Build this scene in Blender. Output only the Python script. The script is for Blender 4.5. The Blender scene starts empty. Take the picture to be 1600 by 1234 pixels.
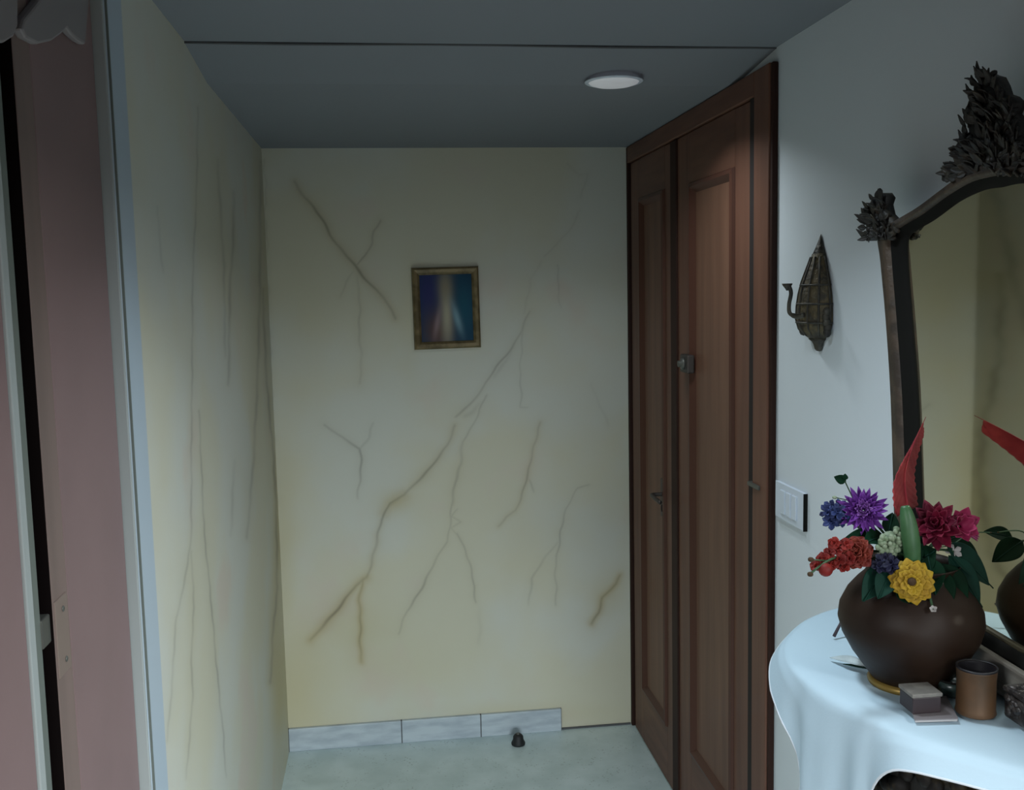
import bpy, bmesh, math, random
import numpy as np
from mathutils import Vector, Matrix, Euler

random.seed(7)
sc = bpy.context.scene
col = sc.collection
V = Vector
PI = math.pi

# ------------------------------------------------------------------ room dimensions (metres)
XL, XR, YB = -0.3818, 0.8771, 3.4468        # left wall, right wall, back wall of the alcove
ZS, ZC = 2.093, 2.1234                      # alcove soffit, main ceiling
YS = 2.154                                  # front edge of the soffit
YR = -3.0                                   # rear wall behind the camera
TZ = 1.055                                   # console top

# ------------------------------------------------------------------ camera
H = 1.60455
F = 1550.0
CR = V((0.99140238, -0.12911846, -0.02120727))
CU = V((0.03442233, 0.10099393, 0.99429137))
CF = V((0.12623956, 0.98647283, -0.10457019))
cam = bpy.data.cameras.new('camera')
cam.sensor_fit = 'HORIZONTAL'; cam.sensor_width = 36.0; cam.lens = 36.0 * F / 1600.0
cam.clip_start = 0.02
co = bpy.data.objects.new('camera', cam); col.objects.link(co)
co.matrix_world = Matrix(((CR.x, CU.x, -CF.x, 0), (CR.y, CU.y, -CF.y, 0), (CR.z, CU.z, -CF.z, H), (0, 0, 0, 1)))
sc.camera = co

def on(axis, val, x, y):
    """point of the plane axis=val seen at x, y of the 1600x1234 survey"""
    d = CR * ((x - 800) / F) - CU * ((y - 617) / F) + CF
    c = V((0, 0, H))
    return c + d * ((val - c[axis]) / d[axis])
def atY(x, y, Y): return on(1, Y, x, y)
def mpp(Y): return Y * 1.04 / F              # metres per survey pixel near the console

# ------------------------------------------------------------------ materials
def mat(name, rgb=(.5, .5, .5), rough=.6, metal=0., noise=None, bump=None, spec=.5, coat=0., stretch=(1, 1, 1)):
    m = bpy.data.materials.new(name); m.use_nodes = True
    nt = m.node_tree; b = nt.nodes['Principled BSDF']
    b.inputs['Base Color'].default_value = (*rgb, 1)
    b.inputs['Roughness'].default_value = rough
    b.inputs['Metallic'].default_value = metal
    b.inputs['Specular IOR Level'].default_value = spec
    b.inputs['Coat Weight'].default_value = coat
    if noise or bump:
        tc = nt.nodes.new('ShaderNodeTexCoord'); mp = nt.nodes.new('ShaderNodeMapping')
        mp.inputs['Scale'].default_value = stretch
        nt.links.new(tc.outputs['Object'], mp.inputs['Vector'])
    if noise:
        rgb2, scale, lo, hi = noise
        n = nt.nodes.new('ShaderNodeTexNoise'); n.inputs['Scale'].default_value = scale; n.inputs['Detail'].default_value = 5
        r = nt.nodes.new('ShaderNodeMapRange'); r.inputs['From Min'].default_value = lo; r.inputs['From Max'].default_value = hi
        mx = nt.nodes.new('ShaderNodeMix'); mx.data_type = 'RGBA'
        mx.inputs[6].default_value = (*rgb, 1); mx.inputs[7].default_value = (*rgb2, 1)
        nt.links.new(mp.outputs[0], n.inputs['Vector']); nt.links.new(n.outputs['Fac'], r.inputs['Value'])
        nt.links.new(r.outputs[0], mx.inputs[0]); nt.links.new(mx.outputs[2], b.inputs['Base Color'])
    if bump:
        scale, st, dist = bump
        n = nt.nodes.new('ShaderNodeTexNoise'); n.inputs['Scale'].default_value = scale; n.inputs['Detail'].default_value = 4
        bp = nt.nodes.new('ShaderNodeBump'); bp.inputs['Strength'].default_value = st; bp.inputs['Distance'].default_value = dist
        nt.links.new(mp.outputs[0], n.inputs['Vector']); nt.links.new(n.outputs['Fac'], bp.inputs['Height'])
        nt.links.new(bp.outputs[0], b.inputs['Normal'])
    return m

def petal_mat(name, a, b, scale=60, rough=.6):
    return mat(name, a, rough, noise=(b, scale, .35, .65), spec=.25)

def faux_marble(name):
    """painted wall: cream and cool white clouds, hand painted veins read from the 'veins' attribute"""
    m = bpy.data.materials.new(name); m.use_nodes = True
    nt = m.node_tree; N = nt.nodes.new; L = nt.links.new; b = nt.nodes['Principled BSDF']
    b.inputs['Roughness'].default_value = .55; b.inputs['Specular IOR Level'].default_value = .3
    tc = N('ShaderNodeTexCoord')
    def noise(scale, lo, hi, det=3):
        n = N('ShaderNodeTexNoise'); n.inputs['Scale'].default_value = scale; n.inputs['Detail'].default_value = det
        r = N('ShaderNodeMapRange'); r.inputs['From Min'].default_value = lo; r.inputs['From Max'].default_value = hi
        r.interpolation_type = 'SMOOTHSTEP'
        L(tc.outputs['Object'], n.inputs['Vector']); L(n.outputs['Fac'], r.inputs['Value']); return r.outputs[0]
    def mix(fac, c1, c2):
        x = N('ShaderNodeMix'); x.data_type = 'RGBA'
        if isinstance(fac, float): x.inputs[0].default_value = fac
        else: L(fac, x.inputs[0])
        for i, c in ((6, c1), (7, c2)):
            if isinstance(c, tuple): x.inputs[i].default_value = (*c, 1)
            else: L(c, x.inputs[i])
        return x.outputs[2]
    c = mix(noise(2.2, .38, .64), (.63, .62, .49), (.63, .65, .58))
    c = mix(noise(3.3, .55, .75), c, (.64, .59, .50))
    at = N('ShaderNodeAttribute'); at.attribute_name = 'veins'
    sep = N('ShaderNodeSeparateColor'); L(at.outputs['Color'], sep.inputs[0])
    c = mix(sep.outputs[2], c, (.55, .49, .27))
    c = mix(sep.outputs[1], c, (.42, .30, .07))
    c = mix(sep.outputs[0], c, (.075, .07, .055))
    L(c, b.inputs['Base Color'])
    return m

def terrazzo(name):
    m = mat(name, (.66, .79, .81), .32, noise=((.54, .67, .68), 9, .35, .65))
    nt = m.node_tree; b = nt.nodes['Principled BSDF']; src = b.inputs['Base Color'].links[0].from_socket
    tc = nt.nodes.new('ShaderNodeTexCoord'); v = nt.nodes.new('ShaderNodeTexVoronoi'); v.inputs['Scale'].default_value = 75
    r = nt.nodes.new('ShaderNodeMapRange'); r.inputs['From Min'].default_value = .12; r.inputs['From Max'].default_value = .3
    r.inputs['To Min'].default_value = .55; r.inputs['To Max'].default_value = 0
    n = nt.nodes.new('ShaderNodeTexNoise'); n.inputs['Scale'].default_value = 14
    r2 = nt.nodes.new('ShaderNodeMapRange'); r2.inputs['From Min'].default_value = .45; r2.inputs['From Max'].default_value = .65
    mul = nt.nodes.new('ShaderNodeMath'); mul.operation = 'MULTIPLY'
    mx = nt.nodes.new('ShaderNodeMix'); mx.data_type = 'RGBA'; mx.inputs[7].default_value = (.2, .27, .25, 1)
    L = nt.links.new
    L(tc.outputs['Object'], v.inputs['Vector']); L(v.outputs['Distance'], r.inputs['Value'])
    L(tc.outputs['Object'], n.inputs['Vector']); L(n.outputs['Fac'], r2.inputs['Value'])
    L(r.outputs[0], mul.inputs[0]); L(r2.outputs[0], mul.inputs[1]); L(mul.outputs[0], mx.inputs[0])
    L(src, mx.inputs[6]); L(mx.outputs[2], b.inputs['Base Color'])
    return m

M = dict(
    marble_wall=faux_marble('faux_marble_paint'),
    white_wall=mat('cool_white_paint', (.70, .765, .81), .55, bump=(90, .06, .002), spec=.3),
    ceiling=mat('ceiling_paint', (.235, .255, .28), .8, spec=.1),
    hallfloor=mat('low_bounce_floor', (.10, .065, .04), .5),
    room=mat('room_plaster', (.30, .30, .29), .8),
    floor=terrazzo('terrazzo'),
    skirting=mat('grey_marble', (.52, .60, .65), .35, noise=((.40, .47, .53), 11, .4, .65), stretch=(1, 1, 4)),
    joint=mat('dark_grout', (.10, .105, .11), .9),
    casing=mat('white_gloss_paint', (.42, .51, .58), .4, spec=.3),
    pink=mat('pink_paint', (.235, .160, .158), .5, spec=.25, noise=((.215, .148, .146), 4, .4, .6)),
    pinkbrown=mat('worn_pink_brown_wood', (.205, .15, .133), .5, spec=.25, noise=((.175, .13, .115), 20, .4, .65), stretch=(1, 1, .1)),
    edge=mat('grey_green_door_edge', (.13, .155, .14), .4),
    bead=mat('white_bead', (.34, .38, .375), .45, spec=.2),
    void=mat('dark_interior', (.008, .006, .006), 1, spec=0),
    steel=mat('dull_steel', (.13, .135, .12), .45, .6),
    strike=mat('worn_brass_plate', (.235, .18, .152), .5, .2),
    pelmet=mat('pale_pelmet_board', (.215, .20, .205), .6),
    wood=mat('mahogany', (.170, .078, .050), .5, spec=.3, noise=((.115, .050, .032), 7, .3, .7), stretch=(4, 4, .28), coat=.06),
    woodh=mat('mahogany_rail', (.170, .078, .050), .5, spec=.3, noise=((.115, .050, .032), 7, .3, .7), stretch=(4, .5, 5), coat=.06),
    woodpanel=mat('mahogany_panel', (.195, .098, .062), .5, spec=.3, noise=((.140, .067, .042), 7, .3, .7), stretch=(4, 4, .28), coat=.06),
    woodshade=mat('shade_moulding_mahogany', (.085, .034, .022), .45, spec=.3),  # darkened mahogany paints the shadow lines along the panel mouldings
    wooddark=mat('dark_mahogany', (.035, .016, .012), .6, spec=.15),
    groove=mat('black_groove', (.012, .006, .005), .8),
    brass=mat('aged_brass', (.085, .075, .07), .5, .6),
    plate=mat('white_plastic', (.66, .74, .84), .35),
    lamp=None,
    gold=mat('old_gold_frame', (.23, .175, .085), .45, .25, noise=((.13, .10, .045), 30, .4, .6)),
    golddark=mat('shaded_gold_edge', (.10, .07, .03), .5, .25),
    bronze=mat('blackened_bronze', (.075, .068, .052), .5, .35, noise=((.030, .029, .026), 40, .4, .6), bump=(120, .6, .004)),
    basket=mat('woven_bronze_mesh', (.125, .098, .05), .55, .3, noise=((.05, .043, .03), 55, .4, .6), bump=(160, .8, .004)),
    frame=mat('carved_brown_frame', (.085, .06, .042), .42, .15, noise=((.045, .034, .026), 26, .4, .6), bump=(70, .5, .004), coat=.1),
    slip=mat('black_frame_slip', (.009, .009, .008), .7, spec=.1),
    carve=mat('blackened_carving', (.022, .021, .019), .5, noise=((.06, .05, .033), 45, .5, .75), bump=(90, .5, .004)),
    base=mat('worn_grey_rail', (.20, .185, .16), .5, noise=((.14, .125, .105), 12, .4, .6), stretch=(1, 1, 9)),
    cloth=mat('white_cotton', (.445, .585, .675), .85, bump=(260, .12, .002), spec=.15),
    hem=mat('white_hem_band', (.60, .65, .70), .8, spec=.15),
    black=mat('black_lacquer', (.009, .008, .007), .65, spec=.2, noise=((.05, .036, .015), 28, .55, .72), bump=(50, .4, .004)),
    pot=mat('brown_copper_patina', (.024, .012, .0065), .5, 0, noise=((.012, .007, .005), 6, .35, .65), bump=(18, .08, .01), spec=.22),
    potgold=mat('gilt_foot_ring', (.30, .20, .05), .4, .5),
    copper=mat('copper', (.125, .062, .027), .5, .3, noise=((.07, .04, .02), 14, .4, .65)),
    cupin=mat('dark_cup_lining', (.01, .009, .012), .5),
    boxgrey=mat('grey_stone_lid', (.18, .17, .15), .6, noise=((.12, .112, .10), 60, .4, .6)),
    boxdark=mat('dark_plum_box', (.022, .012, .014), .5),
    book=mat('grey_card_cover', (.16, .145, .15), .6),
    pages=mat('page_edges', (.34, .33, .33), .8),
    tray=mat('tarnished_silver', (.10, .09, .085), .4, .6, noise=((.035, .03, .03), 50, .4, .6), bump=(80, .8, .006)),
    teal=mat('dark_teal_shade', (.03, .05, .045), .3),
    dryleaf=mat('silver_grey_leaf', (.42, .50, .52), .5, noise=((.30, .37, .39), 30, .4, .6)),
    stick=mat('dark_stick', (.05, .035, .045), .6),
    rubber=mat('black_rubber', (.012, .014, .016), .6),
    purple=petal_mat('purple_petals', (0.184, 0.05225, 0.3248), (0.096, 0.019, 0.1914)),
    purpletip=petal_mat('lilac_petal', (0.288, 0.1235, 0.42), (0.176, 0.057, 0.3)),
    crimson=petal_mat('crimson_petals', (0.162, 0.006, 0.027), (0.084, 0.0036, 0.018)),
    pinkp=petal_mat('magenta_petals', (0.3312, 0.0252, 0.0936), (0.2304, 0.0144, 0.0612)),
    pinkpale=petal_mat('pink_lower_petals', (0.4, 0.08, 0.192), (0.288, 0.048, 0.128)),
    red=petal_mat('scarlet_petals', (0.198, 0.01375, 0.0099), (0.11, 0.0077, 0.0066)),
    orange=petal_mat('brick_red_petals', (0.198, 0.033, 0.018), (0.114, 0.0132, 0.0096)),
    redleaf=petal_mat('red_leaf', (0.34, 0.03825, 0.0425), (0.187, 0.0102, 0.0187), 25),
    yellow=petal_mat('yellow_petals', (0.363, 0.2365, 0.0162), (0.275, 0.1595, 0.009)),
    brownc=mat('brown_flower_disc', (0.042, 0.021, 0.006), .9),
    blue=petal_mat('blue_petals', (0.0279, 0.0465, 0.1488), (0.0124, 0.0186, 0.0682)),
    navy=petal_mat('navy_petals', (0.0128, 0.0144, 0.044), (0.0096, 0.0096, 0.024)),
    palegreen=petal_mat('pale_green_bud', (0.2475, 0.3, 0.21), (0.1275, 0.1875, 0.105), 120),
    leaf=mat('dark_green_leaf', (0.0027, 0.0225, 0.0099), .7, spec=.08, noise=((0.00225, 0.0126, 0.0054), 22, .4, .6)),
    leafteal=mat('blue_green_leaf', (0.005, 0.034, 0.0225), .65, spec=.12, noise=((0.004, 0.02, 0.0135), 22, .4, .6)),
    leaflight=mat('mid_green_leaf', (0.05625, 0.15, 0.06), .45, noise=((0.03, 0.0975, 0.03375), 22, .4, .6)),
    leafbright=mat('bright_green_leaf', (0.056, 0.264, 0.04), .4, noise=((0.036, 0.176, 0.024), 22, .4, .6)),
    stem=mat('green_stem', (.02, .06, .02), .6),
    white=mat('white_speck_petals', (0.385, 0.364, 0.35), .6),
)
def emission(name, rgb, s):
    m = mat(name, rgb, .5); b = m.node_tree.nodes['Principled BSDF']
    b.inputs['Emission Color'].default_value = (*rgb, 1); b.inputs['Emission Strength'].default_value = s
    return m
M['lamp'] = emission('frosted_lamp_glass', (.70, .72, .75), .20)
mm = bpy.data.materials.new('mirror_glass'); mm.use_nodes = True
mb_ = mm.node_tree.nodes['Principled BSDF']
mb_.inputs['Base Color'].default_value = (.86, .82, .68, 1); mb_.inputs['Metallic'].default_value = 1; mb_.inputs['Roughness'].default_value = .035
M['glass'] = mm

def picture_mat():
    """plain abstract: a soft pale upright shape on dark blue"""
    m = bpy.data.materials.new('blue_picture_print'); m.use_nodes = True
    nt = m.node_tree; N = nt.nodes.new; L = nt.links.new; b = nt.nodes['Principled BSDF']
    b.inputs['Roughness'].default_value = .7; b.inputs['Specular IOR Level'].default_value = .15
    tc = N('ShaderNodeTexCoord'); sep = N('ShaderNodeSeparateXYZ'); L(tc.outputs['Object'], sep.inputs[0])
    def lin(xs, zs, k):
        a = N('ShaderNodeMath'); a.operation = 'MULTIPLY_ADD'; a.inputs[1].default_value = xs; a.inputs[2].default_value = k; L(sep.outputs[0], a.inputs[0])
        c = N('ShaderNodeMath'); c.operation = 'MULTIPLY_ADD'; c.inputs[1].default_value = zs; L(sep.outputs[2], c.inputs[0]); L(a.outputs[0], c.inputs[2]); return c.outputs[0]
    def gauss(cx, cz, rx, rz, sh=0.):
        u = lin(1 / rx, sh / rx, -cx / rx); v = lin(0, 1 / rz, -cz / rz)
        s = N('ShaderNodeMath'); s.operation = 'MULTIPLY'; L(u, s.inputs[0]); L(u, s.inputs[1])
        t = N('ShaderNodeMath'); t.operation = 'MULTIPLY_ADD'; L(v, t.inputs[0]); L(v, t.inputs[1]); L(s.outputs[0], t.inputs[2])
        n = N('ShaderNodeMath'); n.operation = 'MULTIPLY'; n.inputs[1].default_value = -1; L(t.outputs[0], n.inputs[0])
        e = N('ShaderNodeMath'); e.operation = 'EXPONENT'; L(n.outputs[0], e.inputs[0]); return e.outputs[0]
    def mix(f, a, c, k=1.):
        q = N('ShaderNodeMath'); q.operation = 'MULTIPLY'; q.inputs[1].default_value = k; L(f, q.inputs[0])
        x = N('ShaderNodeMix'); x.data_type = 'RGBA'; L(q.outputs[0], x.inputs[0])
        for i, s in ((6, a), (7, c)):
            if isinstance(s, tuple): x.inputs[i].default_value = (*s, 1)
            else: L(s, x.inputs[i])
        return x.outputs[2]
    c = mix(gauss(-.06, .06, .05, .10), (.018, .055, .105), (.035, .04, .14))
    c = mix(gauss(.06, .0, .035, .09), c, (.02, .10, .15))
    c = mix(gauss(-.035, -.08, .045, .07), c, (.13, .075, .06), .9)
    c = mix(gauss(.0, -.02, .020, .105), c, (.42, .39, .29))
    c = mix(gauss(-.002, .075, .024, .05), c, (.30, .26, .17), .7)
    c = mix(gauss(.026, -.035, .012, .05, .25), c, (.25, .42, .50), .8)
    c = mix(gauss(-.024, -.05, .010, .05, -.2), c, (.34, .25, .27), .7)
    L(c, b.inputs['Base Color'])
    return m
M['picture'] = picture_mat()

# ------------------------------------------------------------------ object helpers
def link(name, me, m, parent=None, smooth=True):
    if m: me.materials.append(m)
    if smooth:
        for p in me.polygons: p.use_smooth = True
    o = bpy.data.objects.new(name, me); col.objects.link(o)
    if parent is not None:
        o.parent = parent
        o.matrix_parent_inverse = parent.matrix_world.inverted()
    return o

class MB:
    def __init__(s): s.v = []; s.f = []
    def add(s, vs, fs):
        k = len(s.v); s.v += [tuple(v) for v in vs]; s.f += [tuple(i + k for i in f) for f in fs]; return s
    def box(s, x0, x1, y0, y1, z0, z1):
        vs = [(x, y, z) for x in (x0, x1) for y in (y0, y1) for z in (z0, z1)]
        return s.add(vs, [(0, 1, 3, 2), (4, 6, 7, 5), (0, 4, 5, 1), (2, 3, 7, 6), (0, 2, 6, 4), (1, 5, 7, 3)])
    def grid(s, pts, nu, nv, cu=False, cv=False):
        fs = []
        for i in range(nu if cu else nu - 1):
            for j in range(nv if cv else nv - 1):
                i2, j2 = (i + 1) % nu, (j + 1) % nv
                fs.append((i * nv + j, i2 * nv + j, i2 * nv + j2, i * nv + j2))
        return s.add(pts, fs)
    def tube(s, path, rad, n=10, cap=True):
        path = [V(p) for p in path]
        if not hasattr(rad, '__len__'): rad = [rad] * len(path)
        pts = []; up = None
        for i, p in enumerate(path):
            t = (path[min(i + 1, len(path) - 1)] - path[max(i - 1, 0)]).normalized()
            if up is None: up = V((0, 0, 1)) if abs(t.z) < .9 else V((1, 0, 0))
            a = t.cross(up).normalized(); up = a.cross(t).normalized()
            for k in range(n):
                w = 2 * PI * k / n
                pts.append(p + (a * math.cos(w) + up * math.sin(w)) * rad[i])
        k0 = len(s.v); s.grid(pts, len(path), n, False, True)
        if cap:
            s.f.append(tuple(k0 + k for k in range(n))[::-1]); m = k0 + (len(path) - 1) * n
            s.f.append(tuple(m + k for k in range(n)))
        return s
    def lathe(s, prof, c=(0, 0, 0), n=40, a0=0., a1=2 * PI, sx=1., sy=1.):
        full = abs(a1 - a0 - 2 * PI) < 1e-6; m = n if full else n + 1
        pts = []
        for i in range(m):
            w = a0 + (a1 - a0) * i / n
            for r, z in prof: pts.append((c[0] + r * math.cos(w) * sx, c[1] + r * math.sin(w) * sy, c[2] + z))
        return s.grid(pts, m, len(prof), full, False)
    def ball(s, c, r, nu=10, nv=7, rot=None):
        if not hasattr(r, '__len__'): r = (r, r, r)
        pts = []; c = V(c)
        for i in range(nu):
            for j in range(nv):
                a = 2 * PI * i / nu; b = PI * (j + .02) / (nv - .96) - PI / 2
                q = V((r[0] * math.cos(a) * math.cos(b), r[1] * math.sin(a) * math.cos(b), r[2] * math.sin(b)))
                if rot: q = rot @ q
                pts.append(c + q)
        return s.grid(pts, nu, nv, True, False)
    def prism(s, poly, x0, x1, ax=0):
        """polygon extruded along axis ax (0: poly is (y,z); 2: poly is (x,y))"""
        n = len(poly)
        def P(p, t): return (t, p[0], p[1]) if ax == 0 else ((p[0], p[1], t) if ax == 2 else (p[0], t, p[1]))
        vs = [P(p, x0) for p in poly] + [P(p, x1) for p in poly]
        fs = [(i, (i + 1) % n, n + (i + 1) % n, n + i) for i in range(n)]
        fs += [tuple(range(n))[::-1], tuple(range(n, 2 * n))]
        return s.add(vs, fs)
    def blade(s, p0, d, nrm, length, width, nu=7, droop=0., cup=.2, shape=None, thick=.0006, fold=0.):
        """a leaf or petal: base p0, direction d, upper side nrm"""
        p0 = V(p0); d = V(d).normalized(); nrm = V(nrm); nrm = (nrm - d * nrm.dot(d)).normalized(); side = d.cross(nrm)
        shape = shape or (lambda t: math.sin(PI * min(1, t * .93 + .07)) ** .7)
        top = []
        p = p0.copy(); dd = d.copy(); nn = nrm.copy(); st = length / (nu - 1)
        for i in range(nu):
            t = i / (nu - 1); w = width * .5 * max(shape(t), .02)
            for u in (-1, -.5, 0, .5, 1):
                top.append(p + side * (u * w) + nn * (cup * w * u * u + fold * w * abs(u)))
            a = droop / (nu - 1); r = Matrix.Rotation(-a, 3, side)
            dd = r @ dd; nn = r @ nn
            p = p + dd * st
        s.grid(top, nu, 5)
        return s
    def build(s, name, m, parent=None, smooth=True, solid=0., bevel=0., sub=0):
        me = bpy.data.meshes.new(name); me.from_pydata(s.v, [], s.f); me.validate(); me.update()
        bm = bmesh.new(); bm.from_mesh(me); bmesh.ops.recalc_face_normals(bm, faces=bm.faces); bm.to_mesh(me); bm.free()
        o = link(name, me, m, parent, smooth)
        if solid:
            q = o.modifiers.new('solid', 'SOLIDIFY'); q.thickness = solid; q.offset = 0
        if bevel:
            q = o.modifiers.new('bevel', 'BEVEL'); q.width = bevel; q.segments = 2; q.limit_method = 'ANGLE'; q.harden_normals = False
        if sub:
            q = o.modifiers.new('sub', 'SUBSURF'); q.levels = sub; q.render_levels = sub
        return o

leafsh = lambda t: math.sin(PI * t ** .75) ** .9 if 0 < t < 1 else 0.02
def tag(o, label, cat, group=None, kind=None):
    o['label'] = label; o['category'] = cat
    if group: o['group'] = group
    if kind: o['kind'] = kind
    return o
def empty(name, loc, label, cat, group=None, kind=None):
    o = bpy.data.objects.new(name, None); o.empty_display_size = .02; col.objects.link(o); o.location = loc
    o.matrix_world = Matrix.Translation(V(loc))
    return tag(o, label, cat, group, kind)
def smooth_path(pts, n=8, closed=False):
    pts = [V(p) for p in pts]; out = []; N = len(pts)
    for i in range(N if closed else N - 1):
        if closed: a, b, c, d = pts[(i - 1) % N], pts[i], pts[(i + 1) % N], pts[(i + 2) % N]
        else: a, b, c, d = pts[max(i - 1, 0)], pts[i], pts[i + 1], pts[min(i + 2, N - 1)]
        for k in range(n):
            t = k / n
            out.append(.5 * ((2 * b) + (c - a) * t + (2 * a - 5 * b + 4 * c - d) * t * t + (3 * b - a - 3 * c + d) * t ** 3))
    if not closed: out.append(pts[-1])
    return out

# ------------------------------------------------------------------ the walls and their painted veins
BACK_VEINS = [  # width px, dark, ochre, points
    (3.4, .62, .45, [(458, 282), (490, 325), (525, 378), (557, 420), (575, 440), (600, 465), (620, 498)]),
    (2.4, .5, .2, [(596, 343), (585, 360), (580, 380), (570, 400), (557, 415)]),
    (3, .22, .1, [(552, 425), (540, 445), (533, 462)]),
    (3.4, .25, .15, [(560, 430), (561, 480), (563, 540), (564, 600)]),
    (2.2, .16, .05, [(905, 330), (890, 360), (870, 380), (852, 402)]),
    (3, .12, .05, [(848, 408), (828, 440), (819, 490)]),
    (2.8, .12, .05, [(885, 255), (905, 275), (920, 272), (908, 310)]),
    (2.6, .42, .15, [(828, 488), (815, 515), (800, 540), (775, 575), (757, 605), (735, 630), (710, 652)]),
    (5, .16, .08, [(800, 540), (790, 565), (772, 590)]),
    (1.8, .28, .0, [(815, 515), (814, 560), (813, 635), (826, 637)]),
    (1.5, .3, .0, [(870, 412), (872, 450), (877, 480)]),
    (2.2, .36, .1, [(760, 618), (748, 640), (740, 660), (724, 689)]),
    (5.5, .17, .08, [(752, 628), (738, 642), (722, 650)]),
    (3.6, .33, .2, [(724, 689), (720, 722), (710, 754), (708, 790)]),
    (2.2, .38, .1, [(708, 780), (704, 811), (698, 847)]),
    (2.0, .26, .1, [(716, 795), (706, 808), (718, 815), (703, 826), (716, 838)]),
    (2.8, .42, .12, [(698, 847), (679, 880), (659, 916), (635, 957), (624, 991)]),
    (2.2, .45, .1, [(714, 834), (729, 859), (736, 892), (745, 940)]),
    (5, .1, .05, [(748, 950), (750, 1005)]),
    (3.2, .5, .4, [(710, 665), (700, 697), (675, 728), (651, 752), (631, 774), (607, 786), (596, 811), (590, 843), (580, 875), (574, 902)]),
    (5, .28, .6, [(631, 774), (607, 788), (600, 800)]),
    (3.8, .58, .8, [(574, 902), (556, 916), (534, 944), (509, 973), (485, 1000)]),
    (2.6, .4, .9, [(568, 905), (562, 940), (562, 965), (563, 993), (565, 1035)]),
    (2.8, .5, .08, [(506, 664), (534, 681), (563, 703), (563, 754), (559, 780)]),
    (3.4, .3, .02, [(584, 660), (577, 685), (563, 703)]),
    (2.4, .4, .35, [(845, 661), (833, 697), (827, 738), (817, 766), (805, 796), (791, 807), (779, 823)]),
    (2.2, .3, .1, [(827, 750), (834, 770)]),
    (2.2, .36, .05, [(920, 758), (902, 764), (886, 794), (875, 827), (872, 859), (868, 892), (868, 944)]),
    (3.2, .26, .02, [(870, 845), (850, 875), (833, 904), (824, 945)]),
    (3.0, .5, .9, [(969, 900), (963, 912), (943, 932), (935, 956), (923, 975)]),
    (3.5, .1, .05, [(925, 600), (940, 640), (952, 665)]),
    (2.2, .3, .1, [(413, 250), (418, 450), (428, 700), (436, 900)]),
]
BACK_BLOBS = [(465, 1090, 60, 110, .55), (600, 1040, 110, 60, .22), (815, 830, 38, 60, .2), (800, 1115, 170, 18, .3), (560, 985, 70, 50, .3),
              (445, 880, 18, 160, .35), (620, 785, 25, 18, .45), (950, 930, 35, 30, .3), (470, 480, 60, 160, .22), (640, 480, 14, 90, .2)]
LEFT_VEINS = [
    (2.6, .34, .1, [(309, 166), (307, 300), (301, 432), (300, 602), (299, 700), (299, 834), (294, 879), (274, 978), (269, 1068), (261, 1158)]),
    (2.6, .34, .1, [(299, 860), (303, 949), (299, 1018), (301, 1093), (291, 1217)]),
    (2.2, .45, .05, [(311, 640), (319, 829), (329, 929), (339, 1048), (349, 1148), (353, 1215)]),
    (4, .40, .1, [(365, 300), (365, 371), (359, 452), (357, 602)]),
    (4, .38, .2, [(407, 251), (406, 452), (402, 602), (396, 720), (386, 839)]),
    (3.2, .50, .4, [(410, 452), (417, 602), (428, 720), (432, 809), (433, 919), (426, 998), (423, 1068)]),
    (3, .2, .0, [(246, 321), (250, 380), (255, 425)]),
    (4, .22, .05, [(366, 720), (361, 839)]),
    (4, .3, .1, [(340, 250), (350, 420), (352, 560)]),
]
LEFT_BLOBS = [(436, 1090, 14, 110, .8), (418, 480, 10, 260, .12), (300, 1080, 40, 150, .12), (432, 850, 8, 70, .5)]

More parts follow.
